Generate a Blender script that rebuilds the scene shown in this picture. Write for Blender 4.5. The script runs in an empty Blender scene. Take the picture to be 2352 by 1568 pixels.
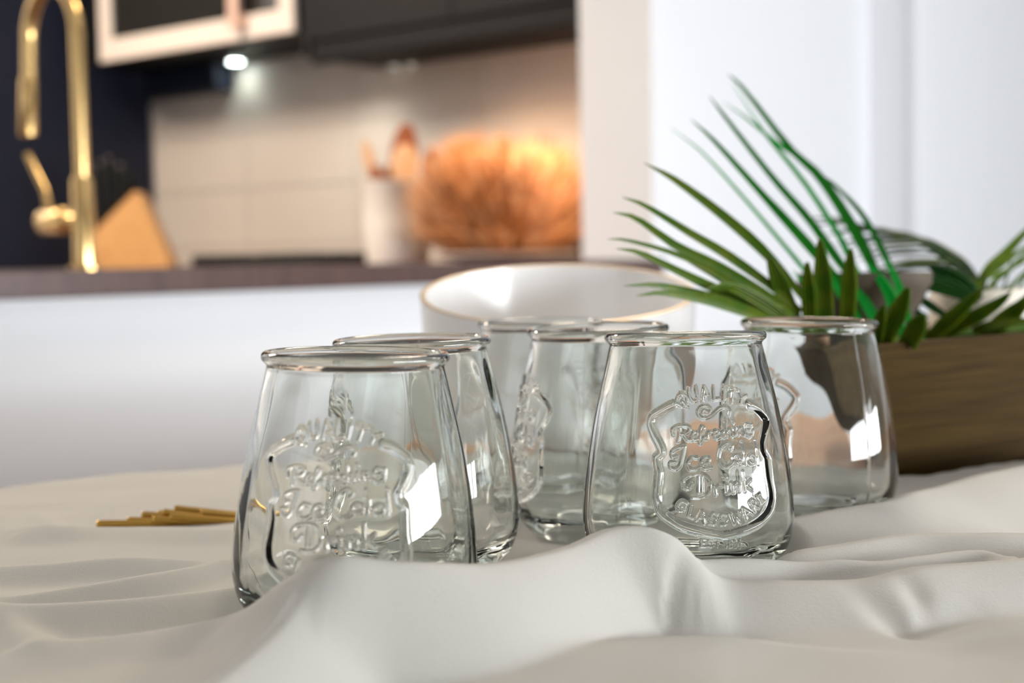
import bpy, bmesh, math, random
import numpy as np
from mathutils import Vector, Matrix

random.seed(7)
rng = np.random.default_rng(7)
S = bpy.context.scene
COL = S.collection
PI = math.pi

# ------------------------------------------------------------------ camera
EYE = 0.897
F_PX = 2352 * 50.0 / 36.0
cam_d = bpy.data.cameras.new('camera')
cam_d.lens = 50.0
cam_d.sensor_width = 36.0
cam_d.clip_start = 0.01
cam_d.clip_end = 60
cam = bpy.data.objects.new('camera', cam_d)
COL.objects.link(cam)
PITCH = math.atan(184.0 / F_PX)
ROLL = math.radians(1.03)
RM = Matrix.Rotation(PI / 2 - PITCH, 4, 'X') @ Matrix.Rotation(-ROLL, 4, 'Z')
cam.matrix_world = Matrix.Translation((0, 0, EYE)) @ RM
cam_d.dof.use_dof = True
cam_d.dof.focus_distance = 0.60
cam_d.dof.aperture_fstop = 6.8
S.camera = cam
RM3 = RM.to_3x3()


def ray(px, py):
    return RM3 @ Vector(((px - 1176.0) / F_PX, -(py - 784.0) / F_PX, -1.0))


def at_y(px, py, y):
    """world point seen at pixel (px,py) lying y metres ahead of the camera"""
    d = ray(px, py)
    return Vector((0, 0, EYE)) + d * (y / d.y)


def at_z(px, py, z):
    d = ray(px, py)
    return Vector((0, 0, EYE)) + d * ((z - EYE) / d.z)


# ------------------------------------------------------------- room frame
U = Vector((.612, .791, 0))          # along the half wall, away from the camera
V = Vector((.791, -.612, 0))         # from the kitchen towards the dining windows
O = Vector((-.7147, 1.9384, 0))


def K(a, b, z=0.0):
    return O + U * a + V * b + Vector((0, 0, z))


def on_a(px, py, a):
    """point on the vertical plane at distance a along U -> (b, z)"""
    d = ray(px, py)
    o = Vector((0, 0, EYE)) - O
    t = (a - o.dot(U)) / d.dot(U)
    p = o + d * t
    return p.dot(V), p.z


ROT_K = math.atan2(U.y, U.x)

# ------------------------------------------------------------ world, light
w = bpy.data.worlds.new('daylight')
S.world = w
w.use_nodes = True
bg = w.node_tree.nodes['Background']
bg.inputs[0].default_value = (0.80, 0.90, 1.0, 1)
bg.inputs[1].default_value = 0.5


def area(name, loc, direction, sx, sy, power, color):
    l = bpy.data.lights.new(name, 'AREA')
    l.shape = 'RECTANGLE'
    l.size = sx
    l.size_y = sy
    l.energy = power
    l.color = color
    o = bpy.data.objects.new(name, l)
    COL.objects.link(o)
    o.location = loc
    o.rotation_euler = Vector(direction).to_track_quat('-Z', 'Y').to_euler()
    return o


# daylight through the dining room side window (behind and to the right of the camera)
area('daylight_side_window', K(.95, 4.62, .98), -V, 3.4, .46, 205, (.92, .96, 1.0))
area('rear_window_fill', K(-4.12, .9, 1.5), U, 2.6, 1.5, 14, (.92, .96, 1.0))  # unseen rear window, added for extra fill and reflections
# warm ceiling lamps
area('kitchen_ceiling_lamp', K(.4, -2.0, 2.56), (0, 0, -1), 1.2, .5, 90, (1.0, .84, .68))
area('dining_ceiling_lamp', K(1.0, .55, 2.45), Vector((.1, .72, .75)) - K(1.0, .55, 2.45), .5, .5, 22, (1.0, .84, .66))

vs = S.view_settings
S.display_settings.display_device = 'sRGB'
vs.view_transform = 'Standard'
vs.look = 'None'
vs.exposure = 0.08
vs.gamma = 1.0
vs.use_curve_mapping = False
cy = S.cycles
cy.max_bounces = 26
cy.transmission_bounces = 26
cy.transparent_max_bounces = 16
cy.glossy_bounces = 8
cy.diffuse_bounces = 5
cy.caustics_refractive = True
cy.caustics_reflective = True
cy.blur_glossy = 0.6
cy.sample_clamp_indirect = 6.0
cy.use_denoising = True


# ---------------------------------------------------------------- materials
def mat(name, color=(.8, .8, .8), rough=.5, metal=0.0, spec=.5, coat=0.0, noise=None, bump=None, emit=None):
    """noise=(colour2, scale, detail, (sx,sy,sz)); bump=(strength, scale, (sx,sy,sz), distance)"""
    m = bpy.data.materials.new(name)
    m.use_nodes = True
    nt = m.node_tree
    b = nt.nodes['Principled BSDF']
    b.inputs['Base Color'].default_value = (*color, 1)
    b.inputs['Roughness'].default_value = rough
    b.inputs['Metallic'].default_value = metal
    b.inputs['Specular IOR Level'].default_value = spec
    b.inputs['Coat Weight'].default_value = coat
    b.inputs['Coat Roughness'].default_value = .08

    def vec(scale):
        tc = nt.nodes.new('ShaderNodeTexCoord')
        mp = nt.nodes.new('ShaderNodeMapping')
        mp.inputs['Scale'].default_value = scale
        nt.links.new(tc.outputs['Object'], mp.inputs['Vector'])
        return mp.outputs['Vector']
    if noise:
        c2, sc, det, s3 = noise
        n = nt.nodes.new('ShaderNodeTexNoise')
        n.inputs['Scale'].default_value = sc
        n.inputs['Detail'].default_value = det
        nt.links.new(vec(s3), n.inputs['Vector'])
        r = nt.nodes.new('ShaderNodeValToRGB')
        r.color_ramp.elements[0].color = (*color, 1)
        r.color_ramp.elements[1].color = (*c2, 1)
        r.color_ramp.elements[0].position = .35
        r.color_ramp.elements[1].position = .65
        nt.links.new(n.outputs['Fac'], r.inputs['Fac'])
        nt.links.new(r.outputs['Color'], b.inputs['Base Color'])
    if bump:
        st, sc, s3, dist = bump
        n = nt.nodes.new('ShaderNodeTexNoise')
        n.inputs['Scale'].default_value = sc
        n.inputs['Detail'].default_value = 4
        nt.links.new(vec(s3), n.inputs['Vector'])
        bp = nt.nodes.new('ShaderNodeBump')
        bp.inputs['Strength'].default_value = st
        bp.inputs['Distance'].default_value = dist
        nt.links.new(n.outputs['Fac'], bp.inputs['Height'])
        nt.links.new(bp.outputs['Normal'], b.inputs['Normal'])
    if emit:
        b.inputs['Emission Color'].default_value = (*emit[0], 1)
        b.inputs['Emission Strength'].default_value = emit[1]
    return m


M = {}
M['white_wall'] = mat('white_wall_paint', (.86, .87, .89), .6, bump=(.08, 300, (1, 1, 1), .001))
M['cream_wall'] = mat('kitchen_wall_paint', (.64, .60, .57), .6, bump=(.08, 300, (1, 1, 1), .001))
M['taupe_wall'] = mat('taupe_wall_paint', (.42, .41, .40), .7)
M['panel'] = mat('white_panel', (.86, .87, .89), .45)
M['navy'] = mat('navy_paint', (.0075, .0105, .024), .5, spec=.25)
M['charcoal'] = mat('charcoal_lacquer', (.009, .0085, .0095), .5, spec=.12)
M['black'] = mat('plain_black', (.006, .006, .007), .5, spec=.15)  # own black of the plinth, cooktop and microwave body
M['ceiling'] = mat('ceiling_paint', (.85, .85, .84), .8)
M['floor'] = mat('walnut_floor', (.085, .055, .035), .5, noise=((.06, .04, .026), 6, 5, (1, 8, 1)))
M['worktop'] = mat('dark_walnut_worktop', (.115, .062, .052), .38, noise=((.07, .038, .034), 9, 6, (1, 12, 1)), coat=.25)
M['tile'] = mat('glazed_taupe_tile', (.60, .54, .48), .42, bump=(.05, 9, (1, 1, 1), .004))
M['grout'] = mat('pale_grout', (.42, .38, .34), .8)
M['cloth'] = mat('cream_cotton', (.55, .538, .497), .9, spec=.08, bump=(.25, 900, (1, 1, 1), .0006))
M['wood'] = mat('oak_table', (.50, .27, .12), .45, noise=((.40, .20, .08), 10, 5, (1, 9, 1)))
M['ceramic'] = mat('white_glazed_ceramic', (.88, .87, .86), .22, coat=.15)
M['gold_rim'] = mat('gold_glaze_rim', (.60, .45, .28), .35, metal=.6)
M['gold'] = mat('polished_gold', (.60, .36, .085), .07, metal=1)
M['brass'] = mat('brushed_brass', (.74, .50, .21), .2, metal=1)
M['steel'] = mat('warm_white_enamel', (.80, .70, .62), .35)
M['darkglass'] = mat('dark_oven_glass', (.018, .017, .015), .12, coat=.3)
M['handle'] = mat('copper_bar', (.72, .50, .40), .35, metal=.6)
M['block'] = mat('bamboo_block', (.62, .33, .12), .45, noise=((.54, .27, .09), 14, 4, (8, 8, 1)))
M['knife'] = mat('black_knife_handle', (.004, .004, .004), .5, spec=.2)
M['rivet'] = mat('dull_rivet', (.20, .17, .16), .4, metal=.7)
M['crock'] = mat('cream_stoneware', (.90, .84, .77), .4)
M['spoon'] = mat('pale_beech', (.74, .47, .28), .55)
M['spoon_dark'] = mat('red_brown_wood', (.28, .085, .03), .5)
M['straw_dark'] = mat('dry_grass_brown', (.40, .17, .06), .8)
M['straw_light'] = mat('dry_grass_tan', (.86, .56, .34), .8)
M['plate'] = mat('pale_plate', (.80, .72, .66), .35)


def leaf_mat(name, c1, c2, trans):
    m = mat(name, c1, .45, spec=.25, noise=(c2, 70, 3, (1, 1, 1)))
    nt = m.node_tree
    b = nt.nodes['Principled BSDF']
    out = nt.nodes['Material Output']
    tr = nt.nodes.new('ShaderNodeBsdfTranslucent')
    mx = nt.nodes.new('ShaderNodeMixShader')
    mx.inputs[0].default_value = trans
    nt.links.new(b.inputs['Base Color'].links[0].from_socket, tr.inputs['Color'])
    nt.links.new(b.outputs[0], mx.inputs[1])
    nt.links.new(tr.outputs[0], mx.inputs[2])
    nt.links.new(mx.outputs[0], out.inputs['Surface'])
    return m


M['leaf'] = leaf_mat('palm_leaf_green', (.055, .135, .003), (.11, .16, .004), .25)
M['leaf_bright'] = leaf_mat('palm_leaf_bright_green', (.008, .46, .05), (.015, .55, .07), .4)
M['leaf_mid'] = leaf_mat('palm_leaf_mid_green', (.010, .22, .008), (.02, .27, .012), .35)
M['leaf_dark'] = leaf_mat('palm_leaf_dark_green', (.010, .060, .008), (.018, .085, .01), .2)
M['trough'] = mat('dark_bronze_wood', (.060, .036, .010), .65, spec=.06, noise=((.036, .021, .006), 12, 5, (1, 1, 30)),
                  bump=(.35, 40, (1, 1, 14), .001))
M['pot'] = mat('grey_brown_clay', (.12, .095, .07), .7, spec=.2, noise=((.085, .068, .05), 25, 4, (1, 1, 1)))
M['candle'] = mat('ivory_wax', (.86, .80, .68), .5)
M['lint'] = mat('cream_thread', (.84, .80, .73), .9)
M['chrome'] = mat('grey_metal_ring', (.55, .55, .52), .3, metal=.9)
M['lamp'] = mat('lit_lamp_lens', (1, 1, 1), .4, emit=((.86, 1.0, .93), 34))
M['reflection_dim'] = mat('dim_reflection_disc', (.7, .7, .66), .4, emit=((.9, .95, .85), 1.1))  # weak glow put in to stand for a lamp reflection
M['glasswindow'] = mat('window_frame_paint', (.85, .85, .85), .4)


def glass_mat():
    m = bpy.data.materials.new('clear_pressed_glass')
    m.use_nodes = True
    nt = m.node_tree
    nt.nodes.clear()
    out = nt.nodes.new('ShaderNodeOutputMaterial')
    g = nt.nodes.new('ShaderNodeBsdfGlass')
    g.inputs['Color'].default_value = (.985, .995, .988, 1)
    g.inputs['Roughness'].default_value = 0.0
    g.inputs['IOR'].default_value = 1.5
    nt.links.new(g.outputs[0], out.inputs['Surface'])
    return m


M['glass'] = glass_mat()


# ------------------------------------------------------------------ helpers
def tag(o, label=None, cat=None, group=None, kind=None):
    if label:
        o['label'] = label
    if cat:
        o['category'] = cat
    if group:
        o['group'] = group
    if kind:
        o['kind'] = kind
    return o


def empty(name, loc=(0, 0, 0), rz=0.0, label=None, cat=None, group=None):
    o = bpy.data.objects.new(name, None)
    o.empty_display_size = .05
    COL.objects.link(o)
    o.location = loc
    o.rotation_euler = (0, 0, rz)
    return tag(o, label, cat, group)


def link_mesh(name, me, material, parent=None, smooth=True):
    if material is not None:
        me.materials.clear()
        me.materials.append(material)
    if smooth:
        me.polygons.foreach_set('use_smooth', [True] * len(me.polygons))
    o = bpy.data.objects.new(name, me)
    COL.objects.link(o)
    if parent is not None:
        o.parent = parent
    return o


def from_bm(name, bm, material, parent=None, smooth=False, sharp=None):
    bmesh.ops.recalc_face_normals(bm, faces=bm.faces)
    me = bpy.data.meshes.new(name)
    bm.to_mesh(me)
    bm.free()
    o = link_mesh(name, me, material, parent, smooth)
    if smooth and sharp is not None:
        me.set_sharp_from_angle(angle=math.radians(sharp))
    return o


def bm_box(bm, lo, hi, bevel=0.0, xf=None):
    r = bmesh.ops.create_cube(bm, size=1.0)
    lo, hi = Vector(lo), Vector(hi)
    c, s = (lo + hi) / 2, hi - lo
    vs_ = r['verts']
    for v in vs_:
        v.co = Vector((v.co.x * s.x, v.co.y * s.y, v.co.z * s.z)) + c
    if bevel > 0:
        es = list({e for v in vs_ for e in v.link_edges})
        rr = bmesh.ops.bevel(bm, geom=es, offset=bevel, segments=2, affect='EDGES', profile=.6)
        vs_ = [v for v in rr['verts']] + [v for v in vs_ if v.is_valid]
        vs_ = list({v for v in vs_ if v.is_valid})
    if xf is not None:
        for v in vs_:
            v.co = xf(v.co)
    return vs_


def box(name, lo, hi, material, parent=None, bevel=0.0):
    bm = bmesh.new()
    bm_box(bm, lo, hi, bevel)
    return from_bm(name, bm, material, parent)


def kbox(name, lo, hi, material, parent=None, bevel=0.0):
    """box given in room-frame coordinates (a, b, z)"""
    bm = bmesh.new()
    bm_box(bm, lo, hi, bevel, xf=lambda c: K(c.x, c.y, c.z))
    return from_bm(name, bm, material, parent)


def frames(pts):
    pts = [Vector(p) for p in pts]
    out = []
    n = len(pts)
    prev = None
    for i in range(n):
        t = (pts[min(i + 1, n - 1)] - pts[max(i - 1, 0)]).normalized()
        if prev is None:
            h = Vector((0, 0, 1)) if abs(t.z) < .9 else Vector((1, 0, 0))
            x = t.cross(h).normalized()
        else:
            x = (prev - t * prev.dot(t)).normalized()
        prev = x
        out.append((pts[i], t, x, t.cross(x).normalized()))
    return out


def bm_tube(bm, pts, radii, seg=12, caps=True):
    if not isinstance(radii, (list, tuple)):
        radii = [radii] * len(pts)
    rings = []
    for (p, t, x, y), r in zip(frames(pts), radii):
        rings.append([bm.verts.new(p + (x * math.cos(2 * PI * k / seg) + y * math.sin(2 * PI * k / seg)) * r) for k in range(seg)])
    for r0, r1 in zip(rings, rings[1:]):
        for k in range(seg):
            bm.faces.new((r0[k], r0[(k + 1) % seg], r1[(k + 1) % seg], r1[k]))
    if caps:
        bm.faces.new(rings[0][::-1])
        bm.faces.new(rings[-1])


def tube(name, pts, radii, material, parent=None, seg=16, smooth=True):
    bm = bmesh.new()
    bm_tube(bm, pts, radii, seg)
    return from_bm(name, bm, material, parent, smooth, 50)


def lathe(name, prof, material, parent=None, seg=64, loc=(0, 0, 0), smooth=True, sharp=45):
    bm = bmesh.new()
    rings = []
    for r, z in prof:
        if r < 1e-6:
            rings.append([bm.verts.new((loc[0], loc[1], loc[2] + z))])
        else:
            rings.append([bm.verts.new((loc[0] + r * math.cos(2 * PI * k / seg), loc[1] + r * math.sin(2 * PI * k / seg), loc[2] + z)) for k in range(seg)])
    for r0, r1 in zip(rings, rings[1:]):
        for k in range(seg):
            k2 = (k + 1) % seg
            if len(r0) == 1 and len(r1) == 1:
                continue
            if len(r0) == 1:
                bm.faces.new((r0[0], r1[k2], r1[k]))
            elif len(r1) == 1:
                bm.faces.new((r0[k], r0[k2], r1[0]))
            else:
                bm.faces.new((r0[k], r0[k2], r1[k2], r1[k]))
    return from_bm(name, bm, material, parent, smooth, sharp)


def spline(pts, n=24):
    """Catmull-Rom through points (any dimension)"""
    P = [np.array(p, float) for p in pts]
    if len(P) < 3:
        return [P[0] + (P[-1] - P[0]) * t for t in np.linspace(0, 1, n)]
    P = [2 * P[0] - P[1]] + P + [2 * P[-1] - P[-2]]
    m = len(P) - 3
    out = []
    for i in range(n):
        t = i / (n - 1) * m
        k = min(int(t), m - 1)
        t -= k
        a, b, c, d = P[k:k + 4]
        out.append(.5 * ((2 * b) + (-a + c) * t + (2 * a - 5 * b + 4 * c - d) * t * t + (-a + 3 * b - 3 * c + d) * t ** 3))
    return out


# ================================================================ the room
CEIL = 2.6
WT = EYE                     # worktop surface height (level with the eye)
A_BACK, B_LEFT = 2.32, -2.557
bm = bmesh.new(); bm_box(bm, (-4.3, -2.9, -.1), (5.2, 4.7, 0), xf=lambda c: K(c.x, c.y, c.z))
tag(from_bm('floor', bm, M['floor']), kind='structure')
bm = bmesh.new(); bm_box(bm, (-4.3, -2.9, CEIL), (5.2, 4.7, CEIL + .1), xf=lambda c: K(c.x, c.y, c.z))
tag(from_bm('ceiling', bm, M['ceiling']), kind='structure')
tag(kbox('wall_left', (-4.2, B_LEFT - .1, 0), (A_BACK + .1, B_LEFT - .02, CEIL), M['white_wall']), kind='structure')
t = empty('tall_cabinet', K(1.68, B_LEFT - .01, 0), ROT_K, 'dark navy tall cabinet side closing the kitchen beside the knife block', 'cabinet')
wall_back = tag(kbox('wall_back', (A_BACK, B_LEFT, 0), (A_BACK + .1, -.19, CEIL), M['cream_wall']), kind='structure')
bm = bmesh.new(); bm_box(bm, (-.62, -.012, .1), (.62, .009, CEIL - .3))
from_bm('side_panel', bm, M['navy'], t)
bm = bmesh.new(); bm_box(bm, (-.62, -.009, 0), (.62, .009, .1))
from_bm('plinth', bm, M['black'], t)
# partition: half wall under the worktop, full-height wall beyond it, then a step
tag(kbox('wall_half', (-3.2, -.20, 0), (1.709, 0, WT - .04), M['panel']), kind='structure')
bm = bmesh.new()
bm_box(bm, (1.709, -.202, 0), (3.10, 0, CEIL), .004, xf=lambda c: K(c.x, c.y, c.z))
tag(from_bm('wall_partition', bm, M['white_wall']), kind='structure')
tag(kbox('wall_recess', (2.918, -.2, 0), (5.1, .130, CEIL), M['white_wall']), kind='structure')
tag(kbox('trim_1', (2.905, .130, 0), (3.02, .152, CEIL), M['white_wall'], None, .005), kind='structure')
tag(kbox('wall_far', (5.0, -.2, 0), (5.1, 4.6, CEIL), M['white_wall']), kind='structure')


def wall_with_opening(name, along_a, fixed, lo, hi, o_lo, o_hi, z0, z1, thick):
    bm = bmesh.new()
    for (s0, s1, q0, q1) in ((lo, o_lo, 0, CEIL), (o_hi, hi, 0, CEIL), (o_lo, o_hi, 0, z0), (o_lo, o_hi, z1, CEIL)):
        if along_a:
            bm_box(bm, (s0, fixed, q0), (s1, fixed + thick, q1), xf=lambda c: K(c.x, c.y, c.z))
        else:
            bm_box(bm, (fixed - thick, s0, q0), (fixed, s1, q1), xf=lambda c: K(c.x, c.y, c.z))
    return tag(from_bm(name, bm, M['taupe_wall']), kind='structure')


wall_with_opening('wall_right', True, 4.45, -4.1, 5.1, -.8, 2.7, .72, 1.24, .12)
wall_with_opening('wall_rear', False, -4.0, B_LEFT, 4.5, -.4, 2.2, .75, 2.25, .12)
win = tag(empty('window_1', K(.95, 4.5, .72)), kind='structure')
fill_win = tag(empty('fill_window', K(-4.05, .9, .75)), kind='structure')  # frame of the unseen window added for fill and jar reflections


def wpart(name, lo, hi, parent):
    o = kbox(name, lo, hi, M['glasswindow'])
    o.parent = parent
    o.matrix_parent_inverse = Matrix.Translation(parent.location).inverted()
    return o


for a in (-.8, .35, 1.49, 2.64):
    wpart('window_post', (a, 4.47, .72), (a + .06, 4.53, 1.24), win)
for z in (.72, 1.19):
    wpart('window_rail', (-.8, 4.475, z), (2.7, 4.525, z + .05), win)
for b in (-.4, .87, 2.14):
    wpart('window_post', (-4.08, b, .75), (-4.02, b + .06, 2.25), fill_win)
for z in (.75, 1.7, 2.2):
    wpart('window_rail', (-4.075, -.4, z), (-4.025, 2.2, z + .05), fill_win)

# backsplash: glazed tiles, each its own piece on the kitchen wall
tile_me = None
zs = [WT - .13 + .2 * k for k in range(4)]
b_edges = [-1.004 + .52 * k for k in range(-3, 2)]
for r, z0 in enumerate(zs):
    for c in range(len(b_edges)):
        b0 = max(b_edges[c], B_LEFT + .002)
        b1 = min(b_edges[c] + .52, -.205)
        if b1 - b0 < .02:
            continue
        bm = bmesh.new()
        bm_box(bm, (A_BACK - .009, b0 + .0015, z0 + .0015), (A_BACK - .0005, b1 - .0015, z0 + .1985), .0012, xf=lambda q: K(q.x, q.y, q.z))
        t = from_bm('tile', bm, M['tile'], wall_back)

# ---------------------------------------------------------------- kitchen
# worktop on the half wall, overhanging on the dining side
wt = kbox('peninsula_worktop', (-3.2, -.62, WT - .04), (1.707, .03, WT), M['worktop'], None, .003)
tag(wt, 'dark walnut worktop running over the white half wall, brass faucet standing on it', 'worktop')
# base units behind the half wall, under the worktop
t = empty('peninsula_cabinet', K(.05, -.4, 0), ROT_K, 'dark base cabinet under the walnut worktop behind the white half wall', 'cabinet')
box('body', (-1.6, -.19, .1), (1.6, .18, WT - .043), M['charcoal'], t)
for k in range(4):
    box('door', (-1.58 + k * .8, .18, .12), (-.82 + k * .8, .2, WT - .06), M['charcoal'], t, .003)
# worktop against the back wall
wt2 = kbox('back_worktop', (1.712, B_LEFT + .005, WT - .04), (A_BACK - .012, -.21, WT - .004), M['worktop'], None, .003)
tag(wt2, 'dark worktop along the tiled wall carrying knife block, cooktop and crock', 'worktop')
t = empty('back_cabinet', K(2.0, -1.38, 0), ROT_K, 'dark base cabinet below the worktop by the tiled wall', 'cabinet')
box('body', (-.25, -1.16, .1), (.3, 1.16, WT - .042), M['charcoal'], t)
for k in range(4):
    box('door', (-.27, -1.15 + k * .575, .12), (-.25, -.6 + k * .575, WT - .06), M['charcoal'], t, .003)

# wall cabinets
A_F = A_BACK - .34
z_door = EYE + .675
z_rail = EYE + .612
b_r = -.215
b_l = on_a(700, 100, A_F)[0]
t = empty('wall_cabinet', K(A_BACK, -.8, z_rail), ROT_K, 'charcoal wall cabinet with flat doors beside the pale-framed microwave', 'cabinet')
kb = lambda b: -(0) + b + .8      # room b -> local y


def loc_k(a0, a1, b0, b1, z0, z1, name, material, parent, origin, bevel=.0):
    """room-frame box placed under a parent whose origin is (a,b,z) and axis is U (local x), -V (local y)"""
    oa, ob, oz = origin
    return box(name, (a0 - oa, -(b1 - ob), z0 - oz), (a1 - oa, -(b0 - ob), z1 - oz), material, parent, bevel)


org = (A_BACK, -.8, z_rail)
loc_k(A_F + .012, A_BACK - .002, b_l, b_r, z_rail + .016, CEIL - .3, 'body', M['charcoal'], t, org)
loc_k(A_F + .03, A_F + .055, b_l, b_r, z_rail, z_rail + .02, 'light_rail', M['charcoal'], t, org, .002)
mid = (b_l + b_r) / 2
loc_k(A_F - .012, A_F + .010, b_l + .03, mid - .002, z_door, CEIL - .32, 'door', M['charcoal'], t, org, .002)
loc_k(A_F - .012, A_F + .010, mid + .002, b_r, z_door, CEIL - .32, 'door', M['charcoal'], t, org, .002)
loc_k(A_F - .008, A_F + .011, b_l, b_l + .026, z_rail + .02, CEIL - .32, 'filler_strip', M['black'], t, org)
loc_k(A_F + .0, A_F + .012, b_l + .03, b_r, z_rail + .004, z_door - .006, 'light_panel', M['charcoal'], t, org, .002)

# microwave
b0 = on_a(240, 150, A_F)[0]
b1 = on_a(684, 85, A_F)[0]
zb = EYE + .709
ZT = zb + .36
t = empty('microwave', K(A_F, (b0 + b1) / 2, zb), ROT_K, 'built-in microwave with wide pale frame, dark window and lit lamp underneath', 'microwave')
org = (A_F, (b0 + b1) / 2, zb)
fw = .062
loc_k(A_F - .02, A_F, b0, b1, zb, zb + fw * 1.18, 'frame', M['steel'], t, org, .005)
loc_k(A_F - .0195, A_F, b0 + .0005, b0 + fw, zb + fw * 1.18, ZT, 'frame', M['steel'], t, org, .004)
loc_k(A_F - .0195, A_F, b1 - fw, b1 - .0005, zb + fw * 1.18, ZT, 'frame', M['steel'], t, org, .004)
loc_k(A_F - .0195, A_F, b0 + fw, b1 - fw, ZT - fw, ZT, 'frame', M['steel'], t, org, .004)
loc_k(A_F - .008, A_F, b0 + fw, b1 - fw, zb + fw * 1.18, ZT - fw, 'window', M['darkglass'], t, org)
loc_k(A_F + .001, A_BACK - .003, b0 - .09, b1 + .0, zb + .002, ZT + .1, 'body', M['black'], t, org)
loc_k(A_F - .004, A_F + .02, b0 - .09, b0 - .006, zb - .0, ZT + .1, 'side_panel', M['black'], t, org)
hb = on_a(537, 60, A_F - .05)[0]
loc_k(A_F - .06, A_F - .035, hb - .020, hb + .022, zb + .03, ZT - .04, 'handle', M['handle'], t, org, .006)
loc_k(A_F - .04, A_F - .015, hb - .012, hb + .03, zb + .035, zb + .075, 'handle_bracket', M['handle'], t, org, .003)
# dark box at the back, below the microwave
bl, br = on_a(205, 200, A_BACK - .06)[0], on_a(515, 200, A_BACK - .06)[0]
loc_k(A_BACK - .10, A_BACK - .012, max(bl, B_LEFT + .01), br, EYE + .615, zb, 'dark_box', M['navy'], t, org, .003)


def lens_disc(px, py, z, radius, lens, label, group=None):
    p = at_z(px, py, z - .004)
    tt = empty('under_cabinet_disc', p, 0, label, 'lamp', group)
    lathe('ring', [(radius * .82, .004), (radius * .82, -.001), (radius, -.002), (radius * 1.12, .0), (radius * 1.12, .0045)], M['chrome'], tt, 32)
    lathe('lens', [(0, -.0015), (radius * .8, -.0005), (radius * .8, .004), (0, .004)], lens, tt, 32)
    return p


p1 = lens_disc(541, 142, zb, .030, M['lamp'], 'bright round lamp shining under the microwave')
z_un = z_rail + .016
p2 = lens_disc(905, 153, z_un, .019, M['reflection_dim'], 'larger of two dim round reflection discs under the charcoal cabinet', 'dim reflection discs under the charcoal cabinet')  # this disc and the next are glowing stand-ins for lamp reflections
p3 = lens_disc(944, 150, z_un, .016, M['reflection_dim'], 'smaller of two dim round reflection discs under the charcoal cabinet, nearer the pale pillar', 'dim reflection discs under the charcoal cabinet')


def spot(name, loc, target, power, color, size=2.2, radius=.03):
    l = bpy.data.lights.new(name, 'SPOT')
    l.energy = power
    l.color = color
    l.spot_size = size
    l.spot_blend = .7
    l.shadow_soft_size = radius
    o = bpy.data.objects.new(name, l)
    COL.objects.link(o)
    o.location = loc
    o.rotation_euler = (Vector(target) - Vector(loc)).to_track_quat('-Z', 'Y').to_euler()


spot('microwave_lamp_light', p1 - Vector((0, 0, .02)), p1 - Vector((0, 0, 1)), .5, (.86, 1.0, .92), 2.4)
spot('cabinet_lamp_light', K(A_BACK - .24, -1.40, EYE + .60), K(A_BACK - .10, -1.40, 0), 2.2, (.95, 1.0, .92), 2.5)
spot('cabinet_lamp_light', K(A_BACK - .34, -.80, EYE + .595), K(A_BACK - .22, -.75, 0), 7, (1.0, .66, .38), 2.6)
spot('cabinet_lamp_light', K(A_BACK - .30, -.35, EYE + .595), K(A_BACK - .32, -.42, 0), 24, (1.0, .68, .42), 2.2)

# faucet on the peninsula
fd = 2.27
base = at_y(196, 626, fd)
base.z = WT
t = empty('kitchen_faucet', base, 0, 'tall brushed brass gooseneck faucet standing on the dark walnut worktop', 'faucet')
sc = fd / F_PX
dirn = Vector((-.80, .60, 0)).normalized()
lathe('base', [(0, 0), (.026, 0), (.026, .004), (.017, .008), (.0165, .14), (.0135, .146), (0, .146)], M['brass'], t, 40)
z1, rr = .372, .0635
pts = [Vector((0, 0, .145)), Vector((0, 0, .25)), Vector((0, 0, z1))]
for k in range(1, 19):
    an = PI * k / 18
    pts.append(dirn * (rr - rr * math.cos(an)) + Vector((0, 0, z1 + rr * 1.25 * math.sin(an))))
e = dirn * rr * 2
pts += [e + Vector((-.002, 0, z1 - .06))]
tube('spout', pts, .0112, M['brass'], t, 20)
tube('spray_head', [e + Vector((-.002, 0, z1 - .058)), e + Vector((-.003, 0, z1 - .064)), e + Vector((-.008, 0, z1 - .151)), e + Vector((-.008, 0, z1 - .154))],
     [.0112, .0136, .0136, .010], M['brass'], t, 24)
zv = .078
tube('valve', [Vector((0, 0, zv)), dirn * .045 + Vector((0, 0, zv)), dirn * .050 + Vector((0, 0, zv)), dirn * .100 + Vector((0, 0, zv)), dirn * .103 + Vector((0, 0, zv))],
     [.011, .011, .021, .021, .018], M['brass'], t, 28)
tube('lever', [dirn * .088 + Vector((0, 0, zv + .015)), dirn * .098 + Vector((0, 0, zv + .05)), dirn * .142 + Vector((0, 0, zv + .112))],
     [.0062, .0058, .0055], M['brass'], t, 14)

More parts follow.
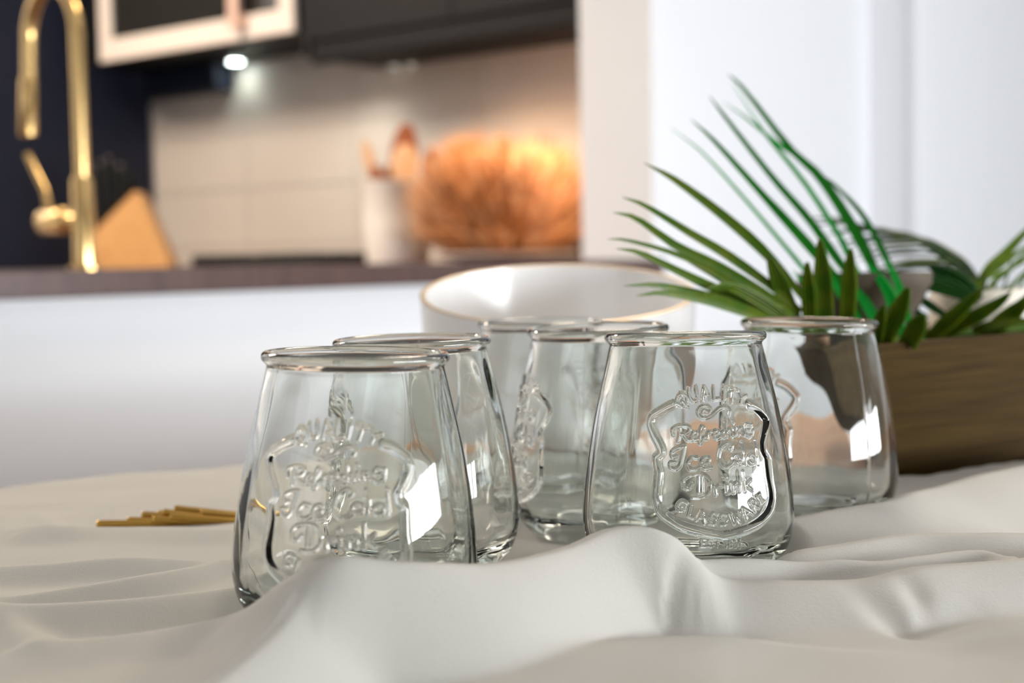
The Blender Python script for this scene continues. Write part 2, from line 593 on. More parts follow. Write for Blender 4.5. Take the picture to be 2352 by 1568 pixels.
# knife block
kd = 4.62
sc = kd / F_PX
base = at_y(318, 612, kd)
base.z = WT - .004
t = empty('knife_block', base, 0, 'slanted bamboo knife block with black handled knives, beside the dark navy wall', 'knife block')
ppx = lambda px, py: ((px - 318) * sc, (614 - py) * sc)
outl = [ppx(222, 614), ppx(400, 614), ppx(404, 600), ppx(338, 447), ppx(325, 437), ppx(222, 535)]
bm = bmesh.new()
hw = .055
fr = [bm.verts.new((x, -hw, z)) for x, z in outl]
bk = [bm.verts.new((x, hw, z)) for x, z in outl]
bm.faces.new(fr); bm.faces.new(bk[::-1])
for i in range(len(fr)):
    j = (i + 1) % len(fr)
    bm.faces.new((fr[i], bk[i], bk[j], fr[j]))
bmesh.ops.bevel(bm, geom=list(bm.edges), offset=.004, segments=2, affect='EDGES')
from_bm('body', bm, M['block'], t)
lathe('mark', [(0, -.0003), (.008, -.0003), (.008, .002), (0, .002)], M['straw_dark'], t, 20).matrix_local = \
    Matrix.Translation((*[ppx(250, 577)[0]], -hw - .0005, ppx(250, 577)[1])) @ Matrix.Rotation(PI / 2, 4, 'X')
for i, (fx, tx, ty, yy) in enumerate([(.12, 226, 380, -.03), (.30, 246, 362, -.03), (.5, 266, 352, -.028), (.72, 292, 372, -.03),
                                      (.2, 232, 400, .02), (.45, 252, 372, .02), (.8, 300, 395, .025)]):
    p0 = Vector((outl[5][0] + (outl[4][0] - outl[5][0]) * fx, yy, outl[5][1] + (outl[4][1] - outl[5][1]) * fx - .004))
    x, z = ppx(tx, ty)
    p1_ = Vector((x, yy, z))
    h = tube('knife', [p0, p0.lerp(p1_, .3), p0.lerp(p1_, .8), p1_], [.014, .016, .0175, .013], M['knife'], t, 10)
    rv = lathe('rivet', [(0, 0), (.006, 0), (.006, .004), (0, .004)], M['rivet'], h, 12)
    rv.matrix_local = Matrix.Translation(p0.lerp(p1_, .93) + Vector((0, -.0150, 0))) @ Matrix.Rotation(PI / 2, 4, 'X')

# cooktop
cd = 4.55
b0, _ = on_a(508, 600, A_F)
b1, _ = on_a(842, 600, A_F)
bc = (b0 + b1) / 2
t = empty('cooktop', K(A_F + .02, bc, WT - .004), ROT_K, 'low black cooktop with pan supports set on the worktop under the microwave', 'cooktop')
hw = (b1 - b0) / 2 * .93
box('base', (-.2, -hw, 0), (.2, hw, .009), M['darkglass'], t, .003)
for q in (-1, 1):
    for s in (-.17, -.06, .06, .17):
        box('pan_support', (s - .005, q * hw * .52 - hw * .42, .009), (s + .005, q * hw * .52 + hw * .42, .040), M['black'], t, .002)
    lathe('burner', [(0, .009), (.05, .009), (.05, .018), (.03, .022), (0, .022)], M['black'], t, 24, (0, q * hw * .5, 0))

# crock with utensils
dd = 4.2
sc = dd / F_PX
base = at_y(915, 606, dd)
base.z = WT - .004
crock = empty('utensil_crock', base, 0, 'wide cream stoneware crock holding wooden utensils, beside the dried grass', 'crock')
H = 190 * sc
R = 78 * sc
lathe('body', [(0, 0), (R * .88, 0), (R * .93, .01), (R * 1.0, H * .5), (R * .99, H - .012), (R * 1.02, H - .008), (R * 1.02, H),
               (R * .92, H), (R * .90, H - .02), (R * .85, .02), (0, .015)], M['crock'], crock, 48)


def spoon(pxs, pys, pxe, pye, wid, hl, material, label, rest=.05, round_=True):
    """wooden utensil standing in the crock: handle from crock floor to head"""
    p0 = Vector(base) + Vector(((pxs - 915) * sc, rest, .025))
    p1_ = at_y(pxe, pye, dd + rest)
    L = p1_ - p0
    tt = empty('wooden_utensil', p0, 0, label, 'utensil')
    bm = bmesh.new()
    bm_tube(bm, [Vector((0, 0, 0)), L * .5, L * (1 - hl * .9)], [.006, .0065, .007], 10)
    from_bm('handle', bm, material, tt, True, 50)
    bm = bmesh.new()
    n = 12
    fr_ = []
    d = L.normalized()
    side = Vector((0, 1, 0)).cross(d).normalized()
    for k in range(n):
        q = k / (n - 1)
        wq = wid * (math.sin(PI * (.12 + .80 * q)) ** .7 if round_ else (.45 + .55 * min(1, q * 2)) * (1 if q < .8 else 1 - (q - .8) * 3.5))
        fr_.append((L * (1 - hl + hl * q), max(wq, .003)))
    rings = []
    for p, wq in fr_:
        rings.append([bm.verts.new(p + side * wq * math.cos(a) + Vector((0, .007, 0)) * math.sin(a)) for a in [2 * PI * j / 14 for j in range(14)]])
    for r0, r1 in zip(rings, rings[1:]):
        for j in range(14):
            bm.faces.new((r0[j], r0[(j + 1) % 14], r1[(j + 1) % 14], r1[j]))
    bm.faces.new(rings[0][::-1]); bm.faces.new(rings[-1])
    from_bm('head', bm, material, tt, True, 50)


spoon(905, 0, 934, 285, .042, .44, M['spoon_dark'], 'tall red-brown wooden spatula with pointed head standing in the crock', .055)
spoon(915, 0, 932, 332, .040, .36, M['spoon'], 'pale round wooden spoon in front of the dark spatula in the crock', -.01)
spoon(900, 0, 836, 322, .017, .30, M['spoon'], 'slim pale wooden spoon leaning over the far side of the crock from the grass', .02)
spoon(900, 0, 862, 380, .024, .30, M['spoon_dark'], 'short dark brown spoon leaning low beside the slim pale spoon', -.03)
spoon(915, 0, 893, 378, .018, .30, M['spoon_dark'], 'short dark brown spatula low between the dark leaning spoon and the round pale spoon', .03)
spoon(930, 0, 992, 342, .020, .26, M['spoon_dark'], 'brown wooden spoon leaning over the crock rim towards the dried grass', .03)

# dried grass
gd = 3.99
sc = gd / F_PX
base = at_y(1160, 606, gd)
base.z = WT - .004
t = empty('dried_grass', base, 0, 'round bushy bundle of orange-brown dried grass fanning up from a shallow dish', 'dried grass')
lathe('dish', [(0, 0), (.09, 0), (.17, .012), (.205, .024), (.205, .028), (.165, .018), (.09, .008), (0, .008)], M['plate'], t, 48)
M['straw_mid'] = mat('dry_grass_orange', (.70, .35, .14), .8)
r_ = np.random.default_rng(3)
tufts = []
for i in range(210):
    th = r_.uniform(0, 2 * PI)
    lean = math.acos(r_.uniform(.0, 1))
    tufts.append((th, lean, r_.integers(0, 3), r_.uniform(.86, 1.04)))
data = {0: ([], []), 1: ([], []), 2: ([], [])}
for th0, lean0, col, L0 in tufts:
    for i in range(22):
        th = th0 + r_.normal() * .16
        lean = min(1.50, abs(lean0 + r_.normal() * .15))
        L = L0 * r_.uniform(.90, 1.05)
        sx, cz = math.sin(lean) ** .75, max(.0, math.cos(lean)) ** .62
        tip = np.array([sx * math.cos(th) * .275, sx * math.sin(th) * .20, cz * .335 + .03]) * L
        p0 = np.array([r_.normal() * .030, r_.normal() * .025, .012])
        mid_ = p0 * .42 + tip * .58 + np.array([0, 0, .012 - .035 * sx]) + r_.normal(size=3) * .004
        wd = r_.uniform(.0009, .0018)
        sp = [p0, p0 * .5 + mid_ * .5 + np.array([0, 0, .006]), mid_, mid_ * .3 + tip * .7, tip]
        verts, faces = data[int(col)]
        k0 = len(verts)
        ang0 = r_.uniform(0, PI)
        for j, q in enumerate(sp):
            wj = wd * (1, .9, 1.2, 1.7, .3)[j]
            for s_ in range(3):
                a = ang0 + 2 * PI * s_ / 3
                verts.append(q + np.array([math.cos(a), math.sin(a) * .8, math.sin(a) * .6]) * wj)
        for j in range(4):
            for s_ in range(3):
                s2 = (s_ + 1) % 3
                faces.append((k0 + j * 3 + s_, k0 + j * 3 + s2, k0 + j * 3 + 3 + s2, k0 + j * 3 + 3 + s_))
        faces.append((k0 + 12, k0 + 13, k0 + 14))
for col, (nm, material) in enumerate((('brown_stems', M['straw_dark']), ('orange_stems', M['straw_mid']), ('tan_stems', M['straw_light']))):
    me = bpy.data.meshes.new(nm)
    me.from_pydata([tuple(v) for v in data[col][0]], [], data[col][1])
    o = link_mesh(nm, me, material, t)
    o['kind'] = 'stuff'

# ================================================================== table
TZ = 0.750
T0 = Vector((-.319, .893, 0))
TE = Vector((.834, .552, 0)).normalized()
TN = Vector((.552, -.834, 0)).normalized()      # from the far edge towards the camera
t = empty('dining_table', T0 + TE * .5 + TN * .55, math.atan2(TE.y, TE.x), 'oak dining table under the cream cloth', 'table')
box('tabletop', (-.9, -.55, TZ - .03), (2.1, .55, TZ), M['wood'], t, .003)
for x in (-.82, 2.02):
    for y in (-.47, .47):
        box('leg', (x - .035, y - .035, 0), (x + .035, y + .035, TZ - .03), M['wood'], t, .004)
box('apron', (-.8, .44, TZ - .11), (2.0, .46, TZ - .03), M['wood'], t)
box('apron', (-.8, -.46, TZ - .11), (2.0, -.44, TZ - .03), M['wood'], t)

# ------------------------------------------------------------- tablecloth
CB = 0.7535                  # cloth level on the flat table


def ridge(pts, wn, wf, sharp=1.0):
    """pts: (px, py, height above the cloth level) -> world polyline with heights"""
    out = []
    for px, py, h in pts:
        q = at_z(px, py, CB + h)
        out.append((q.x, q.y, h))
    return ([tuple(v) for v in spline(out, 4 * len(out))], wn, wf, sharp)


def ridge_y(pts, wn, wf, sharp=1.0):
    """pts: (px, py, distance)"""
    out = []
    for px, py, d in pts:
        q = at_y(px, py, d)
        out.append((q.x, q.y, max(q.z - CB, .001)))
    return ([tuple(v) for v in spline(out, 4 * len(out))], wn, wf, sharp)


RIDGES = [
    ridge([(60, 1180, .003), (130, 1203, .008), (150, 1235, .007), (135, 1270, .003)], .014, .02, 1.0),
    # left-hand folds, far to near
    ridge([(-300, 1200, .004), (0, 1166, .005), (160, 1155, .005), (330, 1140, .004), (480, 1120, .002)], .03, .04),
    ridge([(-320, 1255, .008), (0, 1221, .009), (100, 1204, .013), (140, 1210, .012), (240, 1212, .010), (390, 1206, .011), (540, 1209, .010), (700, 1215, .004)], .036, .020),
    ridge([(-350, 1330, .010), (0, 1295, .012), (150, 1287, .013), (330, 1280, .013), (530, 1284, .010), (640, 1290, .005)], .030, .014, 1.2),
    ridge([(-350, 1425, .011), (0, 1370, .013), (170, 1341, .014), (330, 1315, .014), (530, 1290, .009)], .026, .011, 1.2),
    ridge([(-350, 1425, .013), (0, 1388, .015), (170, 1376, .016), (330, 1363, .016), (530, 1346, .013), (640, 1340, .007)], .040, .010, 1.25),
    ridge([(-300, 1580, .008), (80, 1484, .012), (250, 1455, .014), (400, 1428, .017), (550, 1400, .021), (650, 1382, .0255), (720, 1352, .030)], .055, .020, 1.2),
    ridge([(-100, 1360, .012), (0, 1405, .013), (80, 1484, .012)], .02, .025, 1.2),
    # big fold in front of the jars
    ridge_y([(690, 1372, .487), (735, 1335, .488), (800, 1290, .488), (900, 1286, .490), (1000, 1290, .495), (1100, 1294, .503), (1200, 1281, .515), (1300, 1252, .530), (1380, 1214, .543),
             (1440, 1201, .548), (1500, 1206, .549), (1550, 1228, .548), (1600, 1275, .545), (1670, 1327, .545), (1800, 1330, .545),
             (1900, 1331, .546), (2010, 1328, .548), (2130, 1301, .556), (2352, 1276, .570), (2700, 1250, .59)], .038, .030, .95),
    ridge_y([(735, 1335, .488), (660, 1410, .466), (560, 1500, .440), (470, 1580, .415), (380, 1680, .385)], .05, .04, 1.0),
    # crests right of the jars, hiding the jar bases
    ridge_y([(1560, 1232, .640), (1680, 1208, .662), (1825, 1184, .675), (1980, 1158, .690), (2053, 1146, .700), (2110, 1120, .730), (2200, 1099, .760), (2352, 1070, .810), (2700, 1005, .90)], .075, .026, 1.0),
    ridge_y([(1740, 1284, .598), (1814, 1262, .600), (1958, 1238, .610), (2103, 1223, .620), (2248, 1219, .620), (2352, 1221, .620), (2700, 1240, .62)], .032, .030, 1.0),
    ridge_y([(1580, 1284, .562), (1628, 1280, .566), (1731, 1279, .570), (1835, 1285, .574), (1930, 1279, .576), (2020, 1284, .576), (2120, 1270, .582), (2240, 1257, .592), (2310, 1279, .584)], .020, .016, 1.1),
    # roll of cloth nearest the camera: its crest cuts off the foot of the big fold
    ridge_y([(700, 1680, .440), (980, 1570, .462), (1150, 1532, .474), (1300, 1492, .486), (1460, 1463, .496), (1620, 1453, .500), (1750, 1465, .497), (1900, 1488, .489), (2100, 1511, .481), (2200, 1512, .481),
             (2352, 1481, .492), (2700, 1450, .50)], .07, .013, .9),
    ridge([(-200, 1640, .006), (100, 1590, .008), (330, 1560, .010), (480, 1590, .006)], .05, .06, .8),
]


def poly_dist(X, Y, pts):
    """signed distance (positive = camera side) and interpolated height"""
    P = np.array(pts)
    best = np.full(X.shape, 1e9)
    hh = np.zeros(X.shape)
    sg = np.ones(X.shape)
    ends = np.zeros(X.shape)
    for i in range(len(P) - 1):
        ax, ay, ah = P[i]
        bx, by, bh = P[i + 1]
        dx, dy = bx - ax, by - ay
        L2 = dx * dx + dy * dy
        tt = ((X - ax) * dx + (Y - ay) * dy) / L2
        tc = np.clip(tt, 0, 1)
        qx, qy = ax + tc * dx, ay + tc * dy
        d = np.hypot(X - qx, Y - qy)
        m = d < best
        best = np.where(m, d, best)
        hh = np.where(m, ah + (bh - ah) * tc, hh)
        s = (X - ax) * dy - (Y - ay) * dx
        sg = np.where(m, np.sign(s), sg)
    return best, sg, hh


def smooth_noise(X, Y, f, seed, n=7):
    r_ = np.random.default_rng(seed)
    out = np.zeros(X.shape)
    for _ in range(n):
        a = r_.uniform(0, 2 * PI)
        k = f * r_.uniform(.6, 1.5)
        out += np.sin((X * math.cos(a) + Y * math.sin(a)) * k + r_.uniform(0, 6.28))
    return out / math.sqrt(n)


FURROWS = [([tuple(at_y(px, py, d))[:2] + (h,) for px, py, d, h in ((1975, 1362, .538, .001), (2040, 1412, .524, .003), (2095, 1444, .514, .0045), (2160, 1418, .522, .003), (2235, 1380, .532, .001))], .007),
           ([tuple(at_y(px, py, d))[:2] + (h,) for px, py, d, h in ((2075, 1335, .548, .0005), (2105, 1372, .537, .002), (2120, 1400, .528, .001))], .005)]


def cloth_height(X, Y):
    Hh = np.full(X.shape, 1e-9)
    for pts, wn, wf, sh in RIDGES:
        lo = np.array([p[:2] for p in pts])
        d, s, h = poly_dist(X + .0015 * smooth_noise(X, Y, 60, 5), Y + .0015 * smooth_noise(X, Y, 60, 6), pts)
        wd = np.where(s > 0, wn, wf)
        q = np.clip(d / wd, 0, 1)
        f = (1 - q) ** (1.0 * sh) * (1 + .55 * q * (1 - q))
        r0 = .0030
        f = np.where(d < r0, f - (1 - (d / r0)) ** 2 * .055, f)
        Hh += (h * f) ** 4
    Hh = Hh ** .25
    for pts, wd in FURROWS:
        d, s, h = poly_dist(X, Y, pts)
        Hh -= h * np.exp(-(d / wd) ** 2)
    Hh += .0006 * smooth_noise(X, Y, 45, 11) + .0004 * smooth_noise(X, Y, 110, 12)
    return np.maximum(Hh, 0)


def edge_world(px, py):
    q = at_z(px, py, CB)
    return q.x, q.y


EDGE = [edge_world(*p) for p in ((-500, 1190), (-200, 1162), (0, 1143), (130, 1125), (260, 1112), (400, 1099), (530, 1088), (700, 1082), (900, 1086),
                                 (1200, 1100), (1500, 1108), (1800, 1112), (2050, 1113), (2115, 1112), (2352, 1078), (2800, 1020))]
ex = np.array([p[0] for p in EDGE]); ey = np.array([p[1] for p in EDGE])
NX, NY = 600, 430
xs = np.linspace(-.52, .60, NX)
ts = np.linspace(0, 1, NY)
ye = np.interp(xs, ex, ey) + .0012 * np.sin(xs * 310) + .001 * np.sin(xs * 137 + 1)
Xg = np.repeat(xs[:, None], NY, 1)
Yg = .10 + (ye[:, None] - .10) * ts[None, :]
# jars press the cloth flat
JARS = [  # px, py of rim centre, distance, emblem turn, roll, pitch
    (800, 808, .553, -13.7, 1.6, 0.0),
    (950, 768, .657, -95.0, -.4, 0.6),
    (1241, 735, .830, 118.0, 0.0, 0.0),
    (1384, 752, .734, -78.0, -1.4, 1.2),
    (1576, 762, .642, 13.7, 0.0, -2.4),
    (1849, 737, .764, -49.0, 1.2, 0.0),
]
JAR_H = .108
jar_bases = []
Zg = cloth_height(Xg, Yg)
for px, py, d, em, ro, pi_ in JARS:
    q = at_y(px, py, d)
    jb = Vector((q.x, q.y, CB + .0014 + .029 * math.sin(math.radians(max(abs(ro), abs(pi_))))))
    rad = np.hypot(Xg - q.x, Yg - q.y)
    flat = np.clip((rad - .043) / .014, 0, 1)
    flat = flat * flat * (3 - 2 * flat)
    Zg = Zg * flat + .0012 * (1 - flat)
    jar_bases.append(jb)
Zg = Zg + CB
idx = np.arange(NX * NY).reshape(NX, NY)
fq = np.stack([idx[:-1, :-1], idx[1:, :-1], idx[1:, 1:], idx[:-1, 1:]], -1).reshape(-1, 4)
top = np.stack([Xg, Yg, Zg], -1).reshape(-1, 3)


def np_mesh(name, verts, quads):
    me = bpy.data.meshes.new(name)
    me.vertices.add(len(verts))
    me.vertices.foreach_set('co', np.ascontiguousarray(verts, dtype=np.float32).ravel())
    n = len(quads)
    me.loops.add(n * 4)
    me.loops.foreach_set('vertex_index', np.ascontiguousarray(quads, dtype=np.int32).ravel())
    me.polygons.add(n)
    me.polygons.foreach_set('loop_start', np.arange(0, n * 4, 4, dtype=np.int32))
    me.update(calc_edges=True)
    return me


# underside + hem so the cloth has real thickness
bot = top.copy()
bot[:, 2] -= .0009
allv = np.concatenate([top, bot])
nb = NX * NY
fb = fq[:, ::-1] + nb
rim_loop = np.concatenate([idx[:, -1], idx[-1, ::-1][1:], idx[::-1, 0][1:], idx[0, :][1:]])
rq = np.stack([rim_loop[:-1], rim_loop[1:], rim_loop[1:] + nb, rim_loop[:-1] + nb], -1)
me = np_mesh('tablecloth', allv, np.concatenate([fq, fb, rq]))
cloth = empty('tablecloth', (0, .6, CB), 0, 'rumpled cream cotton cloth spread over the table under the glass jars', 'tablecloth')
co = link_mesh('fabric', me, M['cloth'], cloth)
co.matrix_parent_inverse = Matrix.Translation(cloth.location).inverted()
# frayed far edge: little tufts of thread
bm = bmesh.new()
for i in range(150):
    x = random.uniform(-.48, -.08)
    y = float(np.interp(x, ex, ey))
    p = Vector((x, y - .002, CB + .001))
    n = Vector((random.uniform(-.5, .5), 1, 0)).normalized()
    L = random.uniform(.002, .007)
    bm_tube(bm, [p, p + n * L * .6 + Vector((0, 0, random.uniform(0, .003))), p + n * L + Vector((random.uniform(-.003, .003), 0, random.uniform(-.001, .002)))], [.0005, .0004, .0002], 4)
for (px, py, sz) in ((232, 1113, .0075), (135, 1127, .005), (243, 1112, .004)):
    c = at_z(px, py, CB + .002)
    for i in range(60):
        a = random.uniform(0, 2 * PI)
        p = c + Vector((random.gauss(0, sz * .6), random.gauss(0, sz * .3), 0))
        q = p + Vector((math.cos(a) * sz, math.sin(a) * sz * .5, random.uniform(0, sz * .5)))
        bm_tube(bm, [p, p.lerp(q, .5) + Vector((0, 0, .001)), q], [.0006, .0005, .0003], 4)
fe = from_bm('frayed_edge', bm, M['lint'], cloth, True)
fe.matrix_parent_inverse = Matrix.Translation(cloth.location).inverted()
fe['kind'] = 'stuff'


def cloth_z(x, y):
    a = np.array([[x]]); b = np.array([[y]])
    return CB + float(cloth_height(a, b)[0, 0])


# ============================================================== glass jars
# outer profile (radius, height) in metres, from belly to neck
PROF_R = np.array([0.0300, .0330, .0365, .0400, .0428, .0450, .0466, .0475, .0478, .0476, .0468, .0453, .0437, .0418, .0396, .0372, .0352, .0345, .0343])
PROF_Z = np.array([0.0000, .0004, .0016, .0040, .0072, .0112, .0160, .0210, .0250, .0300, .0400, .0510, .0608, .0710, .0806, .0905, .0990, .1018, .1030])


def dens(px_, n):
    t_ = np.linspace(0, 1, len(px_))
    return spline(list(px_), n)


prof = np.array(spline(list(zip(PROF_R, PROF_Z)), 400))
order = np.argsort(prof[:, 1])
pz, pr = prof[order, 1], prof[order, 0]


def R_of(z):
    return np.interp(z, pz, pr)


# strokes of the moulded emblem: measured on the close-up crop of the jar, in crop pixels
def crop_to_jar(x, y):
    px = 1460 + x / 3.734
    py = 880 + y / 3.734
    yh = 600 - .018 * (px - 1176)
    z = .05
    th = 0.0
    for _ in range(8):
        R_ = float(R_of(z))
        s = max(-.97, min(.97, (px - 1583) / (R_ / .642 * F_PX)))
        th = math.asin(s)
        d = .642 - R_ * math.cos(th)
        s = max(-.97, min(.97, (px - 1583) * d / F_PX / R_))
        th = math.asin(s)
        d = .642 - R_ * math.cos(th)
        z = EYE - (py - yh) * d / F_PX - (CB + .002)
        z = max(.002, min(.1, z))
    return th, z


def C(*p, closed=False, n=None):
    """smooth stroke through crop points"""
    p = list(p)
    if closed:
        p = p + [p[0]]
    if len(p) == 2:
        return p
    return [tuple(q) for q in spline(p, n or 6 * len(p))]


def ell(cx, cy_, rx, ry, n=18):
    return [(cx + rx * math.cos(2 * PI * k / n), cy_ + ry * math.sin(2 * PI * k / n)) for k in range(n + 1)]


LET = [  # QUALITY
    ell(425, 200, 44, 54), C((425, 210), (472, 262)),
    C((482, 112), (492, 172), (520, 208), (550, 198), (556, 165), (541, 98)),
    C((598, 208), (612, 92)), C((612, 92), (666, 190)), C((603, 160), (652, 152)),
    C((692, 92), (698, 190)), C((698, 190), (746, 184)),
    C((782, 92), (776, 196)),
    C((828, 98), (894, 112)), C((861, 106), (845, 208)),
    C((916, 122), (934, 168)), C((974, 148), (934, 168)), C((934, 168), (920, 226)),
    # flourish
    C((640, 302), (612, 282), (600, 308), (638, 318), (668, 282), (636, 250), (586, 258), (558, 300), (578, 345), (622, 354), (682, 324), (742, 270), (800, 254), (832, 282), (824, 318)),
    # Refreshing
    C((402, 440), (398, 500), (386, 560)), C((345, 505), (340, 455), (398, 425), (468, 428), (486, 462), (450, 492), (410, 496)), C((430, 496), (470, 545), (502, 548)),
    C((502, 520), (542, 504), (546, 480), (516, 484), (504, 520), (526, 544), (562, 536)),
    C((572, 512), (604, 445), (590, 430), (576, 470), (570, 570), (592, 560), (604, 528), (626, 522)),
    C((634, 534), (640, 482)), C((640, 490), (658, 474), (682, 476)),
    C((690, 500), (726, 488), (730, 464), (700, 468), (690, 500), (710, 530), (748, 516)),
    C((776, 468), (758, 480), (786, 498), (772, 520), (748, 512)),
    C((790, 388), (802, 508)), C((802, 472), (824, 450), (840, 468), (846, 502)),
    C((862, 440), (870, 494)), C((854, 376), (859, 386)),
    C((896, 434), (904, 490)), C((902, 452), (924, 430), (940, 446), (950, 486)),
    C((1002, 402), (972, 398), (964, 438), (994, 448), (1014, 412)), C((1018, 398), (1022, 470), (992, 502), (964, 484)),
    # Ice
    C((442, 605), (382, 618), (332, 652), (336, 700), (372, 690)), C((442, 605), (422, 690), (400, 770), (362, 804), (320, 790), (315, 750), (352, 744)),
    C((546, 704), (502, 700), (466, 750), (482, 800), (530, 802), (572, 780)),
    C((588, 762), (640, 740), (642, 700), (602, 704), (580, 750), (602, 796), (662, 788)),
    # Cold
    C((832, 622), (846, 586), (800, 566), (748, 620), (730, 710), (768, 776), (820, 768), (856, 732)),
    ell(886, 702, 34, 36),
    C((930, 560), (950, 640), (954, 740)),
    ell(1012, 700, 28, 38), C((1044, 542), (1060, 640), (1068, 742)),
    # Drink
    C((556, 862), (552, 1006)), C((584, 862), (582, 1006)), C((430, 962), (424, 900), (480, 858), (580, 846), (642, 890), (656, 960), (622, 1024), (560, 1046), (505, 1046)),
    C((430, 962), (470, 972), (502, 930)),
    C((690, 940), (700, 1022)), C((698, 962), (728, 940), (752, 946)),
    C((790, 932), (796, 1000), (818, 998)), ell(780, 866, 8, 8, 8),
    C((840, 915), (850, 996)), C((845, 942), (880, 910), (896, 930), (902, 986)),
    C((934, 810), (950, 982)), C((1002, 880), (955, 930)), C((955, 930), (1012, 972)),
    # GLASSWARE along the bottom
    C((452, 1098), (412, 1082), (374, 1120), (384, 1162), (426, 1158), (432, 1128)), C((432, 1128), (408, 1126)),
    C((488, 1118), (464, 1210)), C((464, 1210), (500, 1228)),
    C((534, 1244), (576, 1166)), C((576, 1166), (600, 1274)), C((554, 1216), (592, 1226)),
    C((712, 1190), (680, 1180), (656, 1206), (692, 1236), (682, 1276), (646, 1270)),
    C((784, 1192), (746, 1190), (742, 1220), (778, 1236), (782, 1270), (744, 1280)),
    C((820, 1184), (852, 1270)), C((852, 1270), (868, 1204)), C((868, 1204), (902, 1256)), C((902, 1256), (902, 1160)),
    C((956, 1230), (928, 1130)), C((928, 1130), (1012, 1180)), C((944, 1188), (984, 1164)),
    C((1036, 1150), (986, 1075)), C((986, 1075), (1010, 1054), (1036, 1078), (1014, 1104)), C((1014, 1104), (1066, 1122)),
    C((1076, 998), (1044, 1024)), C((1044, 1024), (1082, 1092)), C((1082, 1092), (1114, 1062)), C((1062, 1058), (1088, 1036)),
]
SMALL = [  # EST 1884
    C((612, 1410), (572, 1412)), C((572, 1412), (566, 1474)), C((566, 1474), (612, 1474)), C((570, 1442), (604, 1442)),
    C((666, 1416), (638, 1410), (630, 1432), (662, 1450), (658, 1474), (628, 1470)),
    C((682, 1410), (736, 1410)), C((709, 1410), (706, 1474)),
    C((772, 1420), (784, 1410)), C((784, 1410), (782, 1474)),
    ell(818, 1426, 14, 15, 10), ell(817, 1458, 16, 16, 10), ell(856, 1426, 13, 15, 10), ell(856, 1458, 15, 16, 10),
    C((900, 1404), (872, 1450)), C((872, 1450), (912, 1450)), C((902, 1404), (898, 1476)),
]
SHIELD = [
    C((352, 236), (300, 260), (250, 290), (190, 325), (163, 352), (152, 400), (168, 460), (192, 520), (222, 580), (240, 630), (238, 665), (212, 690), (200, 706), (204, 770), (214, 830),
      (206, 940), (196, 1040), (206, 1130), (240, 1190), (290, 1232), (400, 1300), (560, 1346), (742, 1378), n=70),
    C((992, 222), (1040, 240), (1085, 275), (1132, 338), (1138, 400), (1126, 480), (1108, 560), (1116, 620), (1144, 672), (1152, 740), (1164, 860), (1180, 980), (1176, 1070), (1146, 1160),
      (1080, 1240), (980, 1304), (860, 1350), (742, 1378), n=70),
]
EC = math.radians(13.7)


def segs(strokes):
    out = []
    for st in strokes:
        q = [crop_to_jar(x, y) for x, y in st]
        q = [((th - EC) * .0465, z) for th, z in q]
        for a, b in zip(q, q[1:]):
            out.append((*a, *b))
    return np.array(out)


def seg_dist(X, Z, sg):
    best = np.full(X.shape, 1.0)
    for ax, az, bx, bz in sg:
        m = (X > min(ax, bx) - .004) & (X < max(ax, bx) + .004) & (Z > min(az, bz) - .004) & (Z < max(az, bz) + .004)
        if not m.any():
            continue
        xx, zz = X[m], Z[m]
        dx, dz = bx - ax, bz - az
        tt = np.clip(((xx - ax) * dx + (zz - az) * dz) / (dx * dx + dz * dz + 1e-12), 0, 1)
        best[m] = np.minimum(best[m], np.hypot(xx - ax - tt * dx, zz - az - tt * dz))
    return best


def bump_profile(d, hw_, h):
    q = np.clip(1 - d / hw_, 0, 1)
    return h * np.sqrt(np.clip(1 - (1 - q) ** 2, 0, 1)) * (q * (2 - q)) ** .35


E_TH = .80                                    # half angle of the emblem patch
th_e = np.linspace(-E_TH, E_TH, 321)
th_o = np.concatenate([np.linspace(E_TH, PI / 2 - .05, 14)[1:], np.linspace(PI / 2 - .03, PI / 2 + .03, 9), np.linspace(PI / 2 + .05, 3 * PI / 2 - .05, 56),
                       np.linspace(3 * PI / 2 - .03, 3 * PI / 2 + .03, 9), np.linspace(3 * PI / 2 + .05, 2 * PI - E_TH, 14)[:-1]])
TH = np.concatenate([th_e, th_o])             # closed ring of columns
NE, NT = len(th_e), len(TH)
E_Z0, E_Z1 = .0020, .0815
z_e = np.linspace(E_Z0, E_Z1, 300)
z_top = np.linspace(E_Z1, .1022, 26)[1:]
rows_z = np.concatenate([[0.0, .0002, .0007, .0013], z_e, z_top])
i_e0, i_e1 = 4, 4 + len(z_e) - 1


def seam(th):
    d = np.minimum(np.abs(th - PI / 2), np.abs(th - 3 * PI / 2))
    return np.exp(-(d / .010) ** 2)


def wobble(th, z):
    return .00016 * np.sin(3 * th + 40 * z) + .00012 * np.sin(7 * th + 1.3 + 25 * z) + .00008 * np.sin(13 * th + .4 - 60 * z)


